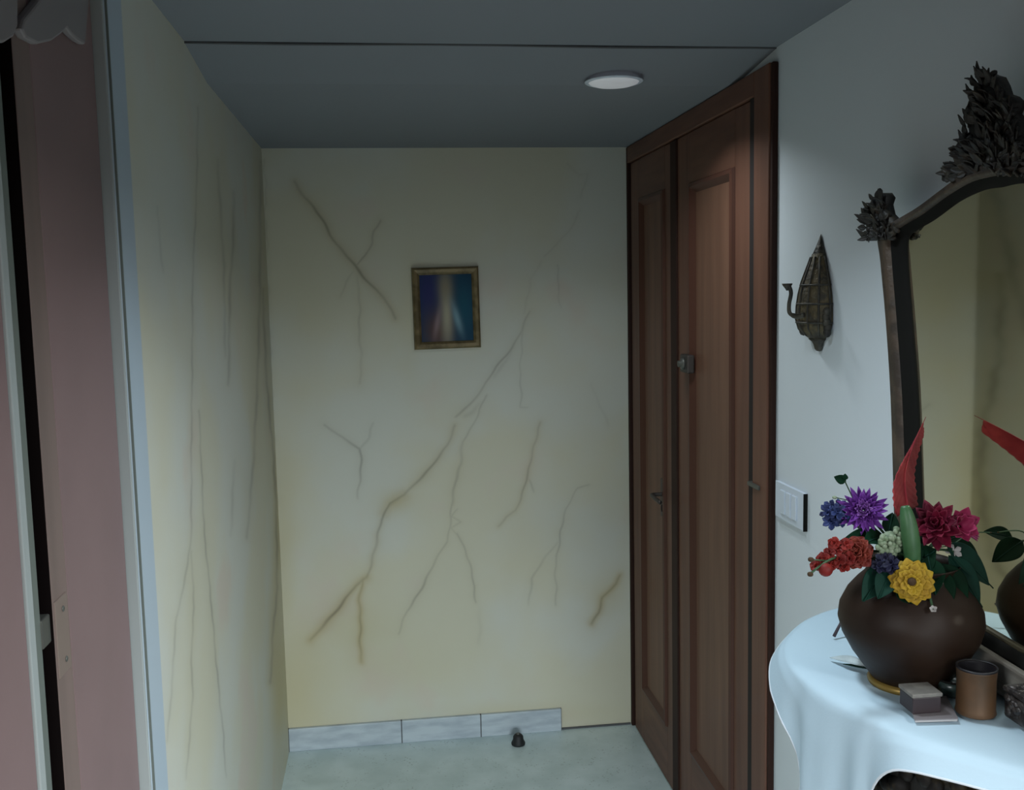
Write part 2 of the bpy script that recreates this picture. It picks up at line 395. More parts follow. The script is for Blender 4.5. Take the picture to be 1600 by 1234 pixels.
def veined(name, axis, val, u0, u1, z0, z1, step, veins, blobs, wand=1.):
    nu = int((u1 - u0) / step) + 1; nz = int((z1 - z0) / step) + 1
    u = np.linspace(u0, u1, nu); z = np.linspace(z0, z1, nz)
    U, Z = np.meshgrid(u, z, indexing='ij')
    P = np.empty((nu * nz, 3)); P[:, axis] = val; P[:, 1 - axis] = U.ravel(); P[:, 2] = Z.ravel()
    d = P - np.array((0, 0, H)); Mx = np.array((CR, CU, CF)); q = d @ Mx.T
    px = 800 + F * q[:, 0] / q[:, 2]; py = 617 - F * q[:, 1] / q[:, 2]
    rng = np.random.RandomState(3)
    # slow wander so that the brush strokes are not ruler straight
    wx = px + wand * (1.3 * np.sin(py / 13. + px / 31.) + .9 * np.sin(py / 5.3 + 1.3)); wy = py + 1.4 * np.sin(px / 11. + .7)
    dark = np.zeros(len(P)); och = np.zeros(len(P)); blob = np.zeros(len(P))
    for w, a, o, pts in veins:
        best = np.full(len(P), 1e9); along = np.zeros(len(P))
        acc = 0; tot = sum(math.dist(pts[i], pts[i + 1]) for i in range(len(pts) - 1))
        for (x0, y0), (x1, y1) in zip(pts[:-1], pts[1:]):
            dx, dy = x1 - x0, y1 - y0; L2 = dx * dx + dy * dy; ln = math.sqrt(L2)
            t = np.clip(((wx - x0) * dx + (wy - y0) * dy) / L2, 0, 1)
            dd = np.hypot(wx - x0 - t * dx, wy - y0 - t * dy)
            sel = dd < best; best[sel] = dd[sel]; along[sel] = (acc + t[sel] * ln) / tot; acc += ln
        fade = .55 + .45 * np.sin(np.clip(along, 0, 1) * PI) ** .5
        fade *= .8 + .2 * np.sin(along * tot / 17. + w)
        dark = np.maximum(dark, .78 * a * fade * np.exp(-(best / (w * .6)) ** 2) + a * .14 * fade * np.exp(-(best / (w * 3.2)) ** 2))
        och = np.maximum(och, .38 * o * np.exp(-(best / (w * 2.0)) ** 2) + .10 * o * np.exp(-(best / (w * 7)) ** 2))
    for x, y, rx, ry, s in blobs:
        blob = np.maximum(blob, s * np.exp(-((px - x) / rx) ** 2 - ((py - y) / ry) ** 2))
    idx = np.arange(nu * nz).reshape(nu, nz)
    quads = np.stack([idx[:-1, :-1], idx[1:, :-1], idx[1:, 1:], idx[:-1, 1:]], -1).reshape(-1, 4)
    if axis == 0: pass
    else: quads = quads
    me = bpy.data.meshes.new(name)
    me.vertices.add(len(P)); me.vertices.foreach_set('co', P.astype(np.float32).ravel())
    me.loops.add(quads.size); me.loops.foreach_set('vertex_index', quads.astype(np.int32).ravel())
    me.polygons.add(len(quads)); me.polygons.foreach_set('loop_start', np.arange(0, quads.size, 4, dtype=np.int32))
    me.update(calc_edges=True); me.validate()
    at = me.color_attributes.new('veins', 'FLOAT_COLOR', 'POINT')
    c = np.stack([dark, och, blob, np.ones(len(P))], -1).astype(np.float32)
    at.data.foreach_set('color', c.ravel())
    return link(name, me, M['marble_wall'])

wb = veined('wall_back', 1, YB, XL, XR, 0, ZS, .0035, BACK_VEINS, BACK_BLOBS)
tag(wb, 'cream faux marble back wall of the alcove with branching painted veins', 'wall', kind='structure')
Y_CASE0 = on(0, XL, 185, 700).y            # near side of the white casing
wl = veined('wall_left', 0, XL, 1.55, YB, 0, ZC, .005, LEFT_VEINS, LEFT_BLOBS, .35)
tag(wl, 'cream painted left wall of the alcove with long vertical grey streaks', 'wall', kind='structure')

def plain(name, vs, m, label, cat):
    o = MB().add(vs, [tuple(range(len(vs)))]).build(name, m, smooth=False)
    return tag(o, label, cat, kind='structure')
# the corridor opens to a wider hall on both sides behind the viewer
HX0, HX1, HY = -2.4, 2.8, .60
o = MB().box(HX0, XL, .50, HY, 0, ZC).box(XL - .1, XL, HY, 1.5, 2.02, ZC).box(HX0 - .1, HX0, YR, HY, 0, ZC).build('wall_left_hall', M['room'], smooth=False)
tag(o, 'plain hall wall around and above the pink doors at the left', 'wall', kind='structure')
o = MB().box(XR, XR + .1, .70, YB + .1, 0, ZC).build('wall_right', M['white_wall'], smooth=False)
tag(o, 'cool white right wall behind the mirror and the wall sconce', 'wall', kind='structure')
o = MB().box(XR + .1, HX1, .60, .70, 0, ZC).box(XR, XR + .1, .60, .70, 0, ZC).box(HX1, HX1 + .1, YR, .70, 0, ZC).build('wall_right_hall', M['room'], smooth=False)
tag(o, 'plain hall wall beyond the right end of the console', 'wall', kind='structure')
o = MB().box(HX0, -.45, YR - .1, YR, 0, ZC).box(.95, HX1, YR - .1, YR, 0, ZC).box(-.45, .95, YR - .1, YR, 1.95, ZC).box(-.45, .95, YR - .1, YR, 0, .3).build('wall_rear', M['room'], smooth=False)
tag(o, 'plain rear wall of the hall with a window opening', 'wall', kind='structure')
o = MB().box(HX0 - .1, HX1 + .1, YR - .1, .7, -.05, 0).build('floor_hall', M['hallfloor'], smooth=False)  # unseen floor coloured dark to cut light bouncing onto the wall tops
tag(o, 'unseen hall floor behind the viewer, kept dark to cut bounced light', 'floor', kind='structure')
o = MB().box(XL - .6, XR + .1, .7, YB + .1, -.05, 0).build('floor', M['floor'], smooth=False)
tag(o, 'pale blue grey terrazzo floor of the alcove', 'floor', kind='structure')
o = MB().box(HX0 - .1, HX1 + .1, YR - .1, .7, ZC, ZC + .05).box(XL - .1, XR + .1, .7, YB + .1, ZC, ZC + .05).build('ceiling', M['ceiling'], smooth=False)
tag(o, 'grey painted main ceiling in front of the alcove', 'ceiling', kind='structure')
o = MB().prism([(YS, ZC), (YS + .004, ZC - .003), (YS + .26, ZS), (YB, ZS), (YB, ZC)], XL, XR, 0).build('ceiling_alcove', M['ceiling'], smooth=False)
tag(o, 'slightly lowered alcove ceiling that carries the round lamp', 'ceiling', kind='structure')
# thin dark crack where the lowered ceiling starts
wob = [V((x, YS - .0015, ZC - .002 + .0012 * math.sin(x * 9))) for x in np.linspace(XL, XR, 30)]
o = MB().tube(wob, .0028, 6).build('trim_ceiling', M['joint'])
tag(o, 'thin dark joint line across the ceiling at the alcove edge', 'joint', kind='structure')
# shallow dark closet behind the pink doors
o = MB().box(XL - .5, XL - .45, .15, 1.6, 0, 2.1).box(XL - .5, XL - .1, 1.56, 1.6, 0, 2.1).box(XL - .5, XL - .1, .60, .64, 0, 2.1).box(XL - .5, XL - .1, .15, 1.6, 2.02, 2.06).build('wall_closet', M['void'], smooth=False)
tag(o, 'dark closet interior glimpsed in the gap between the pink doors', 'wall', kind='structure')

# white casing at the near end of the alcove's left wall
PR = .018
yA = on(0, XL, 186, 700).y; yB = on(0, XL + PR, 232, 700).y
t = empty('trim_casing', (XL, yA, 0), 'tall white glossy casing between the pink door and the alcove wall', 'door casing', kind='structure')
MB().box(XL - .06, XL + PR, yA + .006, yB, 0, ZC).build('casing_board', M['casing'], t, False, bevel=.004)
MB().box(XL - .06, XL + PR - .003, yA - .001, yA + .004, 0, ZC).build('casing_edge', M['bead'], t, False, bevel=.0015)
MB().box(XL + PR - .002, XL + PR + .0008, yA + .0065, yA + .0105, 0, ZC).build('groove', M['edge'], t, False)

# pink doors
def Yl(px, X=XL): return on(0, X, px, 700).y
d3 = MB().box(XL - .035, XL, Yl(90), yA - .003, .005, 2.015).build('door_3', M['pink'], smooth=False, bevel=.002)
tag(d3, 'dusty pink door leaf beside the white casing', 'door', kind='structure')
MB().box(XL - .035, XL + .0015, Yl(62), Yl(88), .005, 2.015).build('stile', M['pinkbrown'], d3, False, bevel=.002)
MB().box(XL - .036, XL + .001, Yl(62) - .002, Yl(62) - .0005, .005, 2.015).build('gap_shade', M['void'], d3, False)  # black strip stands in for the shade inside the door gap
sp = MB().box(XL - .002, XL + .003, Yl(64), Yl(84), 1.175, 1.265).build('strike_plate', M['strike'], d3, False, bevel=.001)
for z in (1.19, 1.25):
    MB().ball((XL + .0035, Yl(76), z), (.0015, .0035, .0035)).build('screw', M['steel'], sp)
d4 = MB().box(XL - .035, XL, .64, Yl(20), .005, 1.90).build('door_4', M['pink'], smooth=False, bevel=.002)
tag(d4, 'near pink door leaf with a white bead along its edge, at the far left', 'door', kind='structure')
MB().box(XL - .035, XL + .003, Yl(20), Yl(30), .005, 1.90).build('edge_bead', M['bead'], d4, False, bevel=.0015)
MB().box(XL - .035, XL - .003, Yl(30), Yl(48), .005, 1.90).build('edge_strip', M['edge'], d4, False, bevel=.001)
MB().box(XL - .02, XL - .001, Yl(47), Yl(61), 1.222, 1.255).build('latch', M['steel'], d4, False, bevel=.002)
# pale scalloped pelmet above the pink doors
XPm = XL + .012
def PM(x, y): p = on(0, XPm, x, y); return (p.y, p.z)
lobeA = [(38, 30), (34, 45), (42, 60), (60, 69), (82, 64), (97, 53), (105, 44), (113, 54), (124, 64), (134, 70)]
poly = [PM(*q) for q in lobeA]
poly += [(yA - .004, 2.10), (PM(62, 0)[0], 2.10), PM(62, 0), PM(50, 15)]
pel = MB().prism(poly, XL + .001, XL + .012, 0).build('pelmet', M['pelmet'], smooth=False, bevel=.003)
tag(pel, 'pale scalloped pelmet board above the pink door beside the casing', 'pelmet', 'scalloped pelmets over the pink doors')
poly = [PM(*q) for q in [(28, -20), (29, 40), (22, 58), (8, 67), (-10, 68), (-40, 50), (-70, 66), (-110, 64), (-140, 40), (-150, -20)]]
pel = MB().prism(poly, XL + .001, XL + .012, 0).build('pelmet', M['pelmet'], smooth=False, bevel=.003)
tag(pel, 'pale scalloped pelmet board in the top left corner, cut by the frame', 'pelmet', 'scalloped pelmets over the pink doors')

# skirting along the back wall and the rubber stop
sx1 = on(1, YB - .014, 878, 1142).x
b = empty('baseboard_back', ((XL + sx1) / 2, YB, 0), 'grey blue marble skirting along the alcove back wall', 'skirting', kind='structure')
xs = [XL] + [on(1, YB - .014, q, 1150).x for q in (628, 752)] + [sx1]
for a, c in zip(xs[:-1], xs[1:]):
    MB().box(a + .0015, c - .0015, YB - .014, YB, 0, .083).build('skirting_tile', M['skirting'], b, False, bevel=.002)
MB().box(XL, sx1, YB - .012, YB, 0, .0825).build('grout', M['joint'], b, False)
MB().box(sx1 + .002, XR - .02, YB - .006, YB, 0, .006).build('floor_gap', M['joint'], b, False)
p = on(2, .012, 808, 1152)
ds = empty('door_stop', (p.x, p.y, 0), 'small black rubber stop on the floor against the skirting', 'door stop')
MB().lathe([(.001, 0), (.024, 0), (.025, .006), (.019, .018), (.018, .03), (.012, .037), (.001, .038)], (p.x, p.y - .03, .001), 20).build('rubber_body', M['rubber'], ds)
MB().lathe([(.001, 0), (.007, 0), (.007, .004), (.001, .005)], (p.x, p.y - .03, .038), 12).build('screw_cap', M['steel'], ds)

# ------------------------------------------------------------------ brown double door in the right wall
XF = XR - .018                               # face of the frame
def Yd(px): return on(0, XR - .006, px, 700).y
zt = on(0, XR - .006, 1190, 148).z
fr = empty('trim_door', (XR, 2.8, 0), 'dark brown wooden frame around the double door', 'door frame', kind='structure')
y_n0 = on(0, XF, 1198, 700).y; y_n1 = Yd(1183)
MB().box(XF, XR, y_n0, y_n1, 0, ZS - .002).build('jamb', M['wood'], fr, False, bevel=.003)
MB().box(XF + .004, XR, y_n0 - .012, y_n0 + .001, 0, ZS - .002).build('edge_moulding', M['wooddark'], fr, False, bevel=.003)
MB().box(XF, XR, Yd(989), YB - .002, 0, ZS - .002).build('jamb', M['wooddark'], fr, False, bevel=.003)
MB().box(XF, XR, y_n1 - .002, Yd(989) + .002, zt, ZS - .002).build('header', M['woodh'], fr, False, bevel=.003)
MB().box(XR - .003, XR, y_n1, Yd(989), 0, zt).build('rebate', M['groove'], fr, False)
MB().box(XR - .0125, XR - .002, y_n1 - .001, Yd(1174), 0, zt).build('shadow_gap', M['groove'], fr, False)

def leaf_door(name, y0, y1, z0, z1, py0, py1, pz0, pz1, label):
    """framed leaf: stiles and rails around one sunk panel with a raised moulding"""
    x = XR - .010
    rings = [(py0, py1, pz0, pz1)]
    d = MB()
    # stiles, rails
    d.box(x, XR - .001, y0, py0, z0, z1).box(x, XR - .001, py1, y1, z0, z1)
    o = d.build(name, M['wood'], smooth=False, bevel=.0015)
    tag(o, label, 'door', kind='structure')
    MB().box(x, XR - .001, py0, py1, z0, pz0).build('bottom_rail', M['woodh'], o, False)
    MB().box(x, XR - .001, py0, py1, pz1, z1).build('top_rail', M['woodh'], o, False)
    prof = [(0, x), (.004, x - .007), (.014, x - .009), (.022, x - .002), (.030, x + .006)]
    pts = []
    for ins, xx in prof:
        pts += [(xx, py0 + ins * 1.2, pz0 + ins), (xx, py1 - ins * 1.2, pz0 + ins), (xx, py1 - ins * 1.2, pz1 - ins), (xx, py0 + ins * 1.2, pz1 - ins)]
    MB().grid(pts, len(prof), 4, False, True).build('panel_moulding', M['woodshade'], o, False)
    MB().box(x + .006, XR - .001, py0 + .03, py1 - .03, pz0 + .02, pz1 - .02).build('panel', M['woodpanel'], o, False)
    return o
yn0, yn1 = Yd(1173.5), Yd(1062); yf0, yf1 = Yd(1053), Yd(991)
near = leaf_door('door_1', yn0, yn1, .006, zt - .003, Yd(1150), Yd(1081), .22, 1.895, 'near leaf of the brown panelled double door, with the round lock')
far = leaf_door('door_2', yf0, yf1, .006, zt - .003, Yd(1043), Yd(1004), .19, 1.905, 'far leaf of the brown panelled double door, with the lever handle')
MB().box(XR - .016, XR - .008, Yd(1062.5), Yd(1053.5), .006, zt - .003).build('astragal', M['wooddark'], far, False, bevel=.003)
# rim lock
lk = on(0, XR - .03, 1069, 568)
lo = MB().box(XR - .032, XR - .01, lk.y - .035, lk.y + .035, lk.z - .026, lk.z + .026).build('lock_body', M['brass'], near, False, bevel=.004)
k = MB().lathe([(.001, 0), (.018, 0), (.017, .006), (.009, .009), (.009, .016), (.0, .017)], n=18)
k.v = [(XR - .032 - z, lk.y + x, lk.z + y) for x, y, z in k.v]
k.build('lock_knob', M['steel'], lo)
# lever handle
lv = on(0, XR - .012, 1036, 772)
h = MB().box(XR - .015, XR - .009, lv.y - .02, lv.y + .02, lv.z - .075, lv.z + .05).build('lock_plate', M['brass'], far, False, bevel=.004)
MB().tube(smooth_path([(XR - .012, lv.y, lv.z), (XR - .045, lv.y, lv.z), (XR - .052, lv.y - .02, lv.z), (XR - .05, lv.y - .1, lv.z - .004)], 5), .0065, 8).build('lever', M['brass'], h)
MB().ball((XR - .016, lv.y, lv.z - .045), (.003, .008, .012)).build('keyhole', M['groove'], h)
# small bolt on the near jamb
bt = on(0, XR - .014, 1183, 759)
MB().box(XR - .024, XR - .008, bt.y - .03, bt.y + .04, bt.z - .005, bt.z + .005).build('bolt', M['steel'], near, False, bevel=.002)

# ------------------------------------------------------------------ ceiling lamp, switch, picture
c = on(2, ZS - .006, 959, 131)
cl = empty('ceiling_light', (c.x, c.y, ZS), 'round white lamp on the alcove ceiling near the brown door', 'ceiling lamp')
MB().lathe([(.060, 0), (.069, 0), (.0695, -.0015), (.067, -.003), (.060, -.0035)], (c.x, c.y, ZS), 40).build('rim', M['plate'], cl)
MB().lathe([(.0, -.012), (.03, -.0112), (.048, -.0085), (.058, -.0045), (.061, -.001)], (c.x, c.y, ZS), 40).build('diffuser', M['lamp'], cl)

s0 = on(0, XR - .008, 1212, 795).y; s1 = on(0, XR - .008, 1256, 800).y
sz1 = on(0, XR - .008, 1256, 771).z; sz0 = on(0, XR - .008, 1256, 830).z
ls = empty('light_switch', (XR, (s0 + s1) / 2, (sz0 + sz1) / 2), 'white three gang light switch plate between the door and the mirror', 'light switch')
MB().box(XR - .009, XR - .0005, s1, s0, sz0, sz1).build('plate', M['plate'], ls, False, bevel=.001)
MB().box(XR - .0095, XR - .0005, s1 - .0014, s1 - .0002, sz0 - .001, sz1 - .001).build('edge_shade', M['slip'], ls, False)  # dark strip painted for the shaded right side of the plate
for i in range(3):
    a = s1 + .03 + i * (s0 - s1 - .06) / 3; w = (s0 - s1 - .06) / 3
    MB().box(XR - .0125, XR - .008, a + .003, a + w - .003, sz0 + .014, sz1 - .014).build('rocker', M['plate'], ls, False, bevel=.0015)

pc = (on(1, YB, 643, 417) + on(1, YB, 751, 544)) / 2
pw, ph = .116, .141
fp = empty('framed_picture', (pc.x, YB - .012, pc.z), 'small gold framed picture of a pale upright shape on blue', 'picture')
prof = [(0, 0), (.002, -.016), (.008, -.021), (.018, -.018), (.025, -.012), (.028, -.006)]
pts = []
for ins, yy in prof:
    for sx, sz in ((-1, -1), (1, -1), (1, 1), (-1, 1)): pts.append((pc.x + sx * (pw - ins), YB + yy - .001, pc.z + sz * (ph - ins)))
MB().grid(pts, len(prof), 4, False, True).build('frame', M['gold'], fp, False)
o = MB().box(-pw + .026, pw - .026, -.004, .002, -ph + .026, ph - .026).build('print', M['picture'], None, False)
o.parent = fp; o.location = (0, .006, 0)
fp.rotation_euler = (0, R_ := math.radians(-.6), math.radians(1.2))

# ------------------------------------------------------------------ wall sconce
sy = on(0, XR, 1283, 480).y
def sz(y): return on(0, XR - .03, 1279, y).z
ws = empty('wall_sconce', (XR, sy, sz(460)), 'dark bronze basket shaped sconce with a curled arm on the white wall', 'wall sconce')
def half(prof_px, n=20, k=1.0, p=.85):
    prof = [(r * k * .92, sz(y)) for y, r in prof_px]
    m = MB().lathe(prof, (0, 0, 0), n, PI / 2, 3 * PI / 2, sx=p, sy=1.12)
    m.v = [(XR - .002 + x, sy + y, z) for x, y, z in m.v]
    return m
half([(395, .019), (410, .027), (425, .035), (440, .043), (460, .050), (480, .054), (500, .055), (515, .049), (524, .038), (530, .026)]).build('shade', M['basket'], ws, True, solid=.002)
half([(364, .001), (372, .005), (384, .012), (398, .021), (404, .020)]).build('finial', M['bronze'], ws)
half([(524, .033), (529, .024), (532, .027), (536, .019), (541, .015), (548, .012), (551, .008), (552, .001)]).build('crown_base', M['bronze'], ws)
# raised ribs of the basket
rb = MB()
for wv in np.linspace(PI / 2 + .12, 3 * PI / 2 - .12, 7):
    path = []
    for y, r in [(400, .023), (425, .036), (440, .044), (460, .051), (480, .055), (500, .056), (515, .050), (526, .036)]:
        path.append((XR - .002 + math.cos(wv) * r * .79, sy + math.sin(wv) * r * 1.035, sz(y)))
    rb.tube(path, .0022, 6)
for y, r in [(445, .0465), (475, .0545), (505, .0555)]:
    rb.tube([(XR - .002 + math.cos(w) * r * .795, sy + math.sin(w) * r * 1.04, sz(y)) for w in np.linspace(PI / 2, 3 * PI / 2, 16)], .0022, 6)
rb.build('ribs', M['bronze'], ws)
lf = MB()                                       # leaf lugs on both sides
for s_ in (-1, 1):
    for q in range(5):
        lf.ball((XR - .012 - .004 * random.random(), sy + s_ * (.052 + .006 * random.random()), sz(488 + q * 8)), (.008, .009, .010), 8, 6)
lf.build('side_leaves', M['bronze'], ws)
def sp3(x, y, off): return on(0, XR - off, x, y)
arm = smooth_path([sp3(1256, 492, .052), sp3(1244, 494, .06), sp3(1234, 489, .068), sp3(1233, 475, .07), sp3(1236, 458, .069), sp3(1233, 447, .072)], 5)
ar = MB().tube(arm, [.0052] * 8 + [.0042] * (len(arm) - 8), 8).build('arm', M['bronze'], ws)
p = sp3(1230, 446, .074)
MB().lathe([(.002, -.010), (.004, -.006), (.009, .0), (.0105, .004), (.008, .004), (.003, .0)], (p.x, p.y, p.z), 14).build('candle_cup', M['bronze'], ar)

# ------------------------------------------------------------------ carved mirror on the console
XG = .826                                      # the mirror stands a little off the wall and turned
XM = XG - .012
outer = [(1412, 1010), (1404, 930), (1400, 780), (1395, 620), (1387, 500), (1378, 410), (1373, 366), (1396, 347), (1440, 322), (1480, 294), (1520, 266), (1562, 251)]
inner = [(1442, 985), (1437, 930), (1430, 780), (1423, 620), (1413, 500), (1406, 410), (1408, 372), (1424, 358), (1450, 343), (1490, 315), (1530, 297), (1565, 291)]
oy = [on(0, XM, *q) for q in outer]; iy = [on(0, XM, *q) for q in inner]
YC = on(0, XM, 1562, 251).y                    # symmetry line of the mirror
oy[-1].y = YC; iy[-1].y = YC
ZB0, ZB1 = TZ + .006, on(0, XM, 1560, 1003).z
def loop(half_pts, zb):
    left = [V((0, p.y, p.z)) for p in half_pts]
    left[0] = V((0, left[1].y - (.012), zb))
    L = smooth_path(left, 6)
    Rr = [V((0, 2 * YC - p.y, p.z)) for p in L[:-1]][::-1]
    bot = [V((0, 2 * YC - L[0].y + (L[0].y * 2 - 2 * YC) * t, zb)) for t in (.2, .4, .6, .8)]
    return L + Rr + bot
lo_, li_ = loop(oy, ZB0), loop(iy, ZB1)
n = len(lo_)
mr = empty('mirror', (XG, 1.4, TZ), 'carved dark framed mirror standing on the console against the white wall', 'mirror')
prof = [(0, 0.0), (.02, .016), (.12, .024), (.26, .022), (.36, .026), (.52, .024), (.62, .016)]
pts = []
for k in range(n):
    for t, hgt in prof:
        q = lo_[k].lerp(li_[k], t); pts.append((XG + .002 - hgt, q.y, q.z))
MB().grid(pts, n, len(prof), True, False).build('frame', M['frame'], mr)
pts = []
for k in range(n):
    for t, hgt in [(.60, .018), (.72, .015), (.9, .010), (1.0, .006), (1.03, .003)]:
        q = lo_[k].lerp(li_[k], t); pts.append((XG + .002 - hgt, q.y, q.z))
MB().grid(pts, n, 5, True, False).build('inner_slip', M['slip'], mr)
gl = MB().prism([(q.y, q.z) for q in li_], XG - .002, XG + .001, 0)
gl.build('mirror_glass', M['glass'], mr, False)
yl_ = lo_[0].y
MB().box(XG - .034, XG - .022, 2 * YC - yl_ + .01, yl_ - .01, ZB0 + .001, ZB1 - .006).build('bottom_rail', M['base'], mr, False, bevel=.004)

def carved(name, outline, x0, x1, nl, rl, parent, spikes=True):
    oc = V((sum(p[0] for p in outline) / len(outline), sum(p[1] for p in outline) / len(outline)))
    m = MB().prism([tuple(oc + (V(p) - oc) * .9) for p in outline], x1, x0, 0)
    ys = [p[0] for p in outline]; zs = [p[1] for p in outline]
    def inside(y, z):
        c = False; k = len(outline)
        for i in range(k):
            (y1, z1), (y2, z2) = outline[i], outline[(i + 1) % k]
            if (z1 > z) != (z2 > z) and y < (y2 - y1) * (z - z1) / (z2 - z1) + y1: c = not c
        return c
    cnt = 0
    while cnt < nl:
        y, z = random.uniform(min(ys), max(ys)), random.uniform(min(zs), max(zs))
        if not inside(y, z): continue
        r = rl * random.uniform(.5, 1.15); rot = Euler((random.uniform(0, 6), random.uniform(-.4, .4), random.uniform(-.4, .4))).to_matrix()
        m.ball((x1 - random.uniform(-.004, .004), y, z), (r * .8, r * 1.3, r * .75), 8, 6, rot); cnt += 1
    # acanthus leaves fanning out and curling off the ground board
    cy_ = sum(ys) / len(ys); z0 = min(zs); hh = max(zs) - z0
    k = len(outline); per = []
    for i in range(k):
        a, b = V(outline[i]), V(outline[(i + 1) % k]); L_ = (b - a).length
        per += [a.lerp(b, (t + .5) / max(1, int(L_ / .011))) for t in range(max(1, int(L_ / .011)))]
    for p in per:
        out = V((p.x - cy_, (p.y - z0 - hh * .25))); out = out.normalized() if out.length > 1e-6 else V((0, 1))
        out = (out + V((random.uniform(-.5, .5), random.uniform(-.3, .7)))).normalized(); ln = rl * random.uniform(1.8, 3.2)
        q = p - out * ln * .75
        m.blade((x1 - random.uniform(.001, .006), q.x, q.y), (-.25, out.x, out.y), (-1, 0, 0), ln, rl * random.uniform(.9, 1.5), 6, random.uniform(-.9, .9), .5, leafsh)
    cnt = 0
    while cnt < nl:
        y, z = random.uniform(min(ys), max(ys)), random.uniform(min(zs), max(zs))
        if not inside(y, z): continue
        out = V((y - cy_, (z - z0) * .8 + .01)).normalized(); ln = rl * random.uniform(2.2, 4.2)
        out = (out + V((random.uniform(-.6, .6), random.uniform(-.3, .5)))).normalized()
        m.blade((x1 - .002, y - out.x * ln * .5, z - out.y * ln * .5), (-.35, out.x, out.y), (-1, 0, 0), ln, rl * random.uniform(1, 1.8), 6, random.uniform(-1.4, .4), .6, leafsh); cnt += 1
    o = m.build(name, M['carve'], parent)
    q = o.modifiers.new('solid', 'SOLIDIFY'); q.thickness = .0016; q.offset = 0
    return o
cl_px = [(1471, 280), (1481, 262), (1493, 247), (1497, 231), (1505, 222), (1499, 213), (1511, 208), (1509, 189), (1507, 175), (1515, 168), (1522, 161), (1522, 148), (1527, 130), (1527, 112), (1536, 105), (1546, 110)]
XK = XG - .02
cr_px = [(1558, 113), (1566, 128), (1571, 143), (1583, 147), (1595, 158), (1587, 176), (1599, 192), (1598, 222), (1612, 236), (1626, 256), (1642, 278), (1610, 272), (1562, 262), (1510, 275)]
outl = [(p.y, p.z) for p in (on(0, XK, *q) for q in cl_px + cr_px)]
carved('crest', outl, XG - .002, XG - .016, 120, .007, mr, True)
def ear(sgn):
    q = [(1349, 320), (1358, 310), (1366, 300), (1378, 298), (1384, 306), (1380, 318), (1384, 335), (1394, 345), (1398, 362), (1390, 372), (1374, 370), (1362, 364), (1351, 380), (1346, 350)]
    pts = [on(0, XK, *a) for a in q]
    return [((p.y if sgn > 0 else 2 * YC - p.y), p.z) for p in pts]
for s_ in (1, -1): carved('corner_scroll', ear(s_), XG - .006, XG - .02, 34, .007, mr, True)
MB().prism([(q.y, q.z) for q in lo_], XG + .002, XG + .012, 0).build('backing_board', M['slip'], mr, False)
mr.rotation_euler = (0, 0, math.radians(-1.6))

# ------------------------------------------------------------------ console and its cloth
plan = [(a if a > .86 else XR - (XR - a * .973), b * .973) for a, b in [(.872, 1.625), (.80, 1.612), (.725, 1.578), (.662, 1.518), (.612, 1.446), (.586, 1.36), (.586, 1.28), (.603, 1.205), (.622, 1.155), (.647, 1.108), (.682, 1.062), (.715, 1.02), (.755, .97), (.81, .935), (.872, .92)]]
edge = [V((p.x, p.y, 0)) for p in smooth_path([(a, b, 0) for a, b in plan], 7)]
ct = empty('console_table', (.76, 1.26, 0), 'black carved console table under the white cloth', 'console table')
MB().prism([(.872 if p.x > .871 else p.x + .008, min(max(p.y, .912), 1.612)) for p in edge], TZ - .032, TZ - .006, 2).build('top', M['black'], ct, False, bevel=.005)
ins = [V((.873 if p.x > .86 else p.x + .045, 1.228 + (p.y - 1.228) * .86, 0)) for p in edge]
pts = []
for i, p in enumerate(ins):
    dip = .13 + .03 * math.cos(i / len(ins) * 8 * PI)
    for z, off in ((TZ - .03, 0), (TZ - .045, -.010), (TZ - .06, -.002), (TZ - dip, .006), (TZ - dip - .01, .02)):
        pts.append((min(p.x + off, .862), p.y, z))
MB().grid(pts, len(ins), 5).build('apron', M['black'], ct, True, solid=.010)
sc_ = MB()
for i in range(6, len(ins) - 6, 2):
    p = ins[i]; sc_.ball((p.x - .008, p.y, TZ - .065 + .014 * math.sin(i)), (.010, .016, .013), 8, 6, Euler((random.uniform(0, 3), 0, 0)).to_matrix())
ky = on(0, .645, 1402, 1224)
for q in range(7):
    sc_.ball((ky.x - .002 + .01 * math.cos(q), ky.y + .02 * math.sin(q * 1.1), ky.z + .012 * math.cos(q * 1.7)), (.014, .016, .013), 8, 6)
sc_.build('carving', M['black'], ct)
for x, y, s_ in ((.70, 1.24, 1), (.765, 1.03, -1), (.82, 1.44, 1), (.82, .97, -1)):
    pth = smooth_path([(x, y, TZ - .05), (x - .03, y + .012 * s_, TZ - .2), (x - .01, y, .55), (x + .015, y - .01 * s_, .3), (x - .005, y + .005 * s_, .09), (x - .03, y + .012 * s_, .02)], 6)
    MB().tube(pth, [.04 - .022 * min(1, i / (len(pth) * .7)) + (.008 if i > len(pth) - 5 else 0) for i in range(len(pth))], 12).build('leg', M['black'], ct)

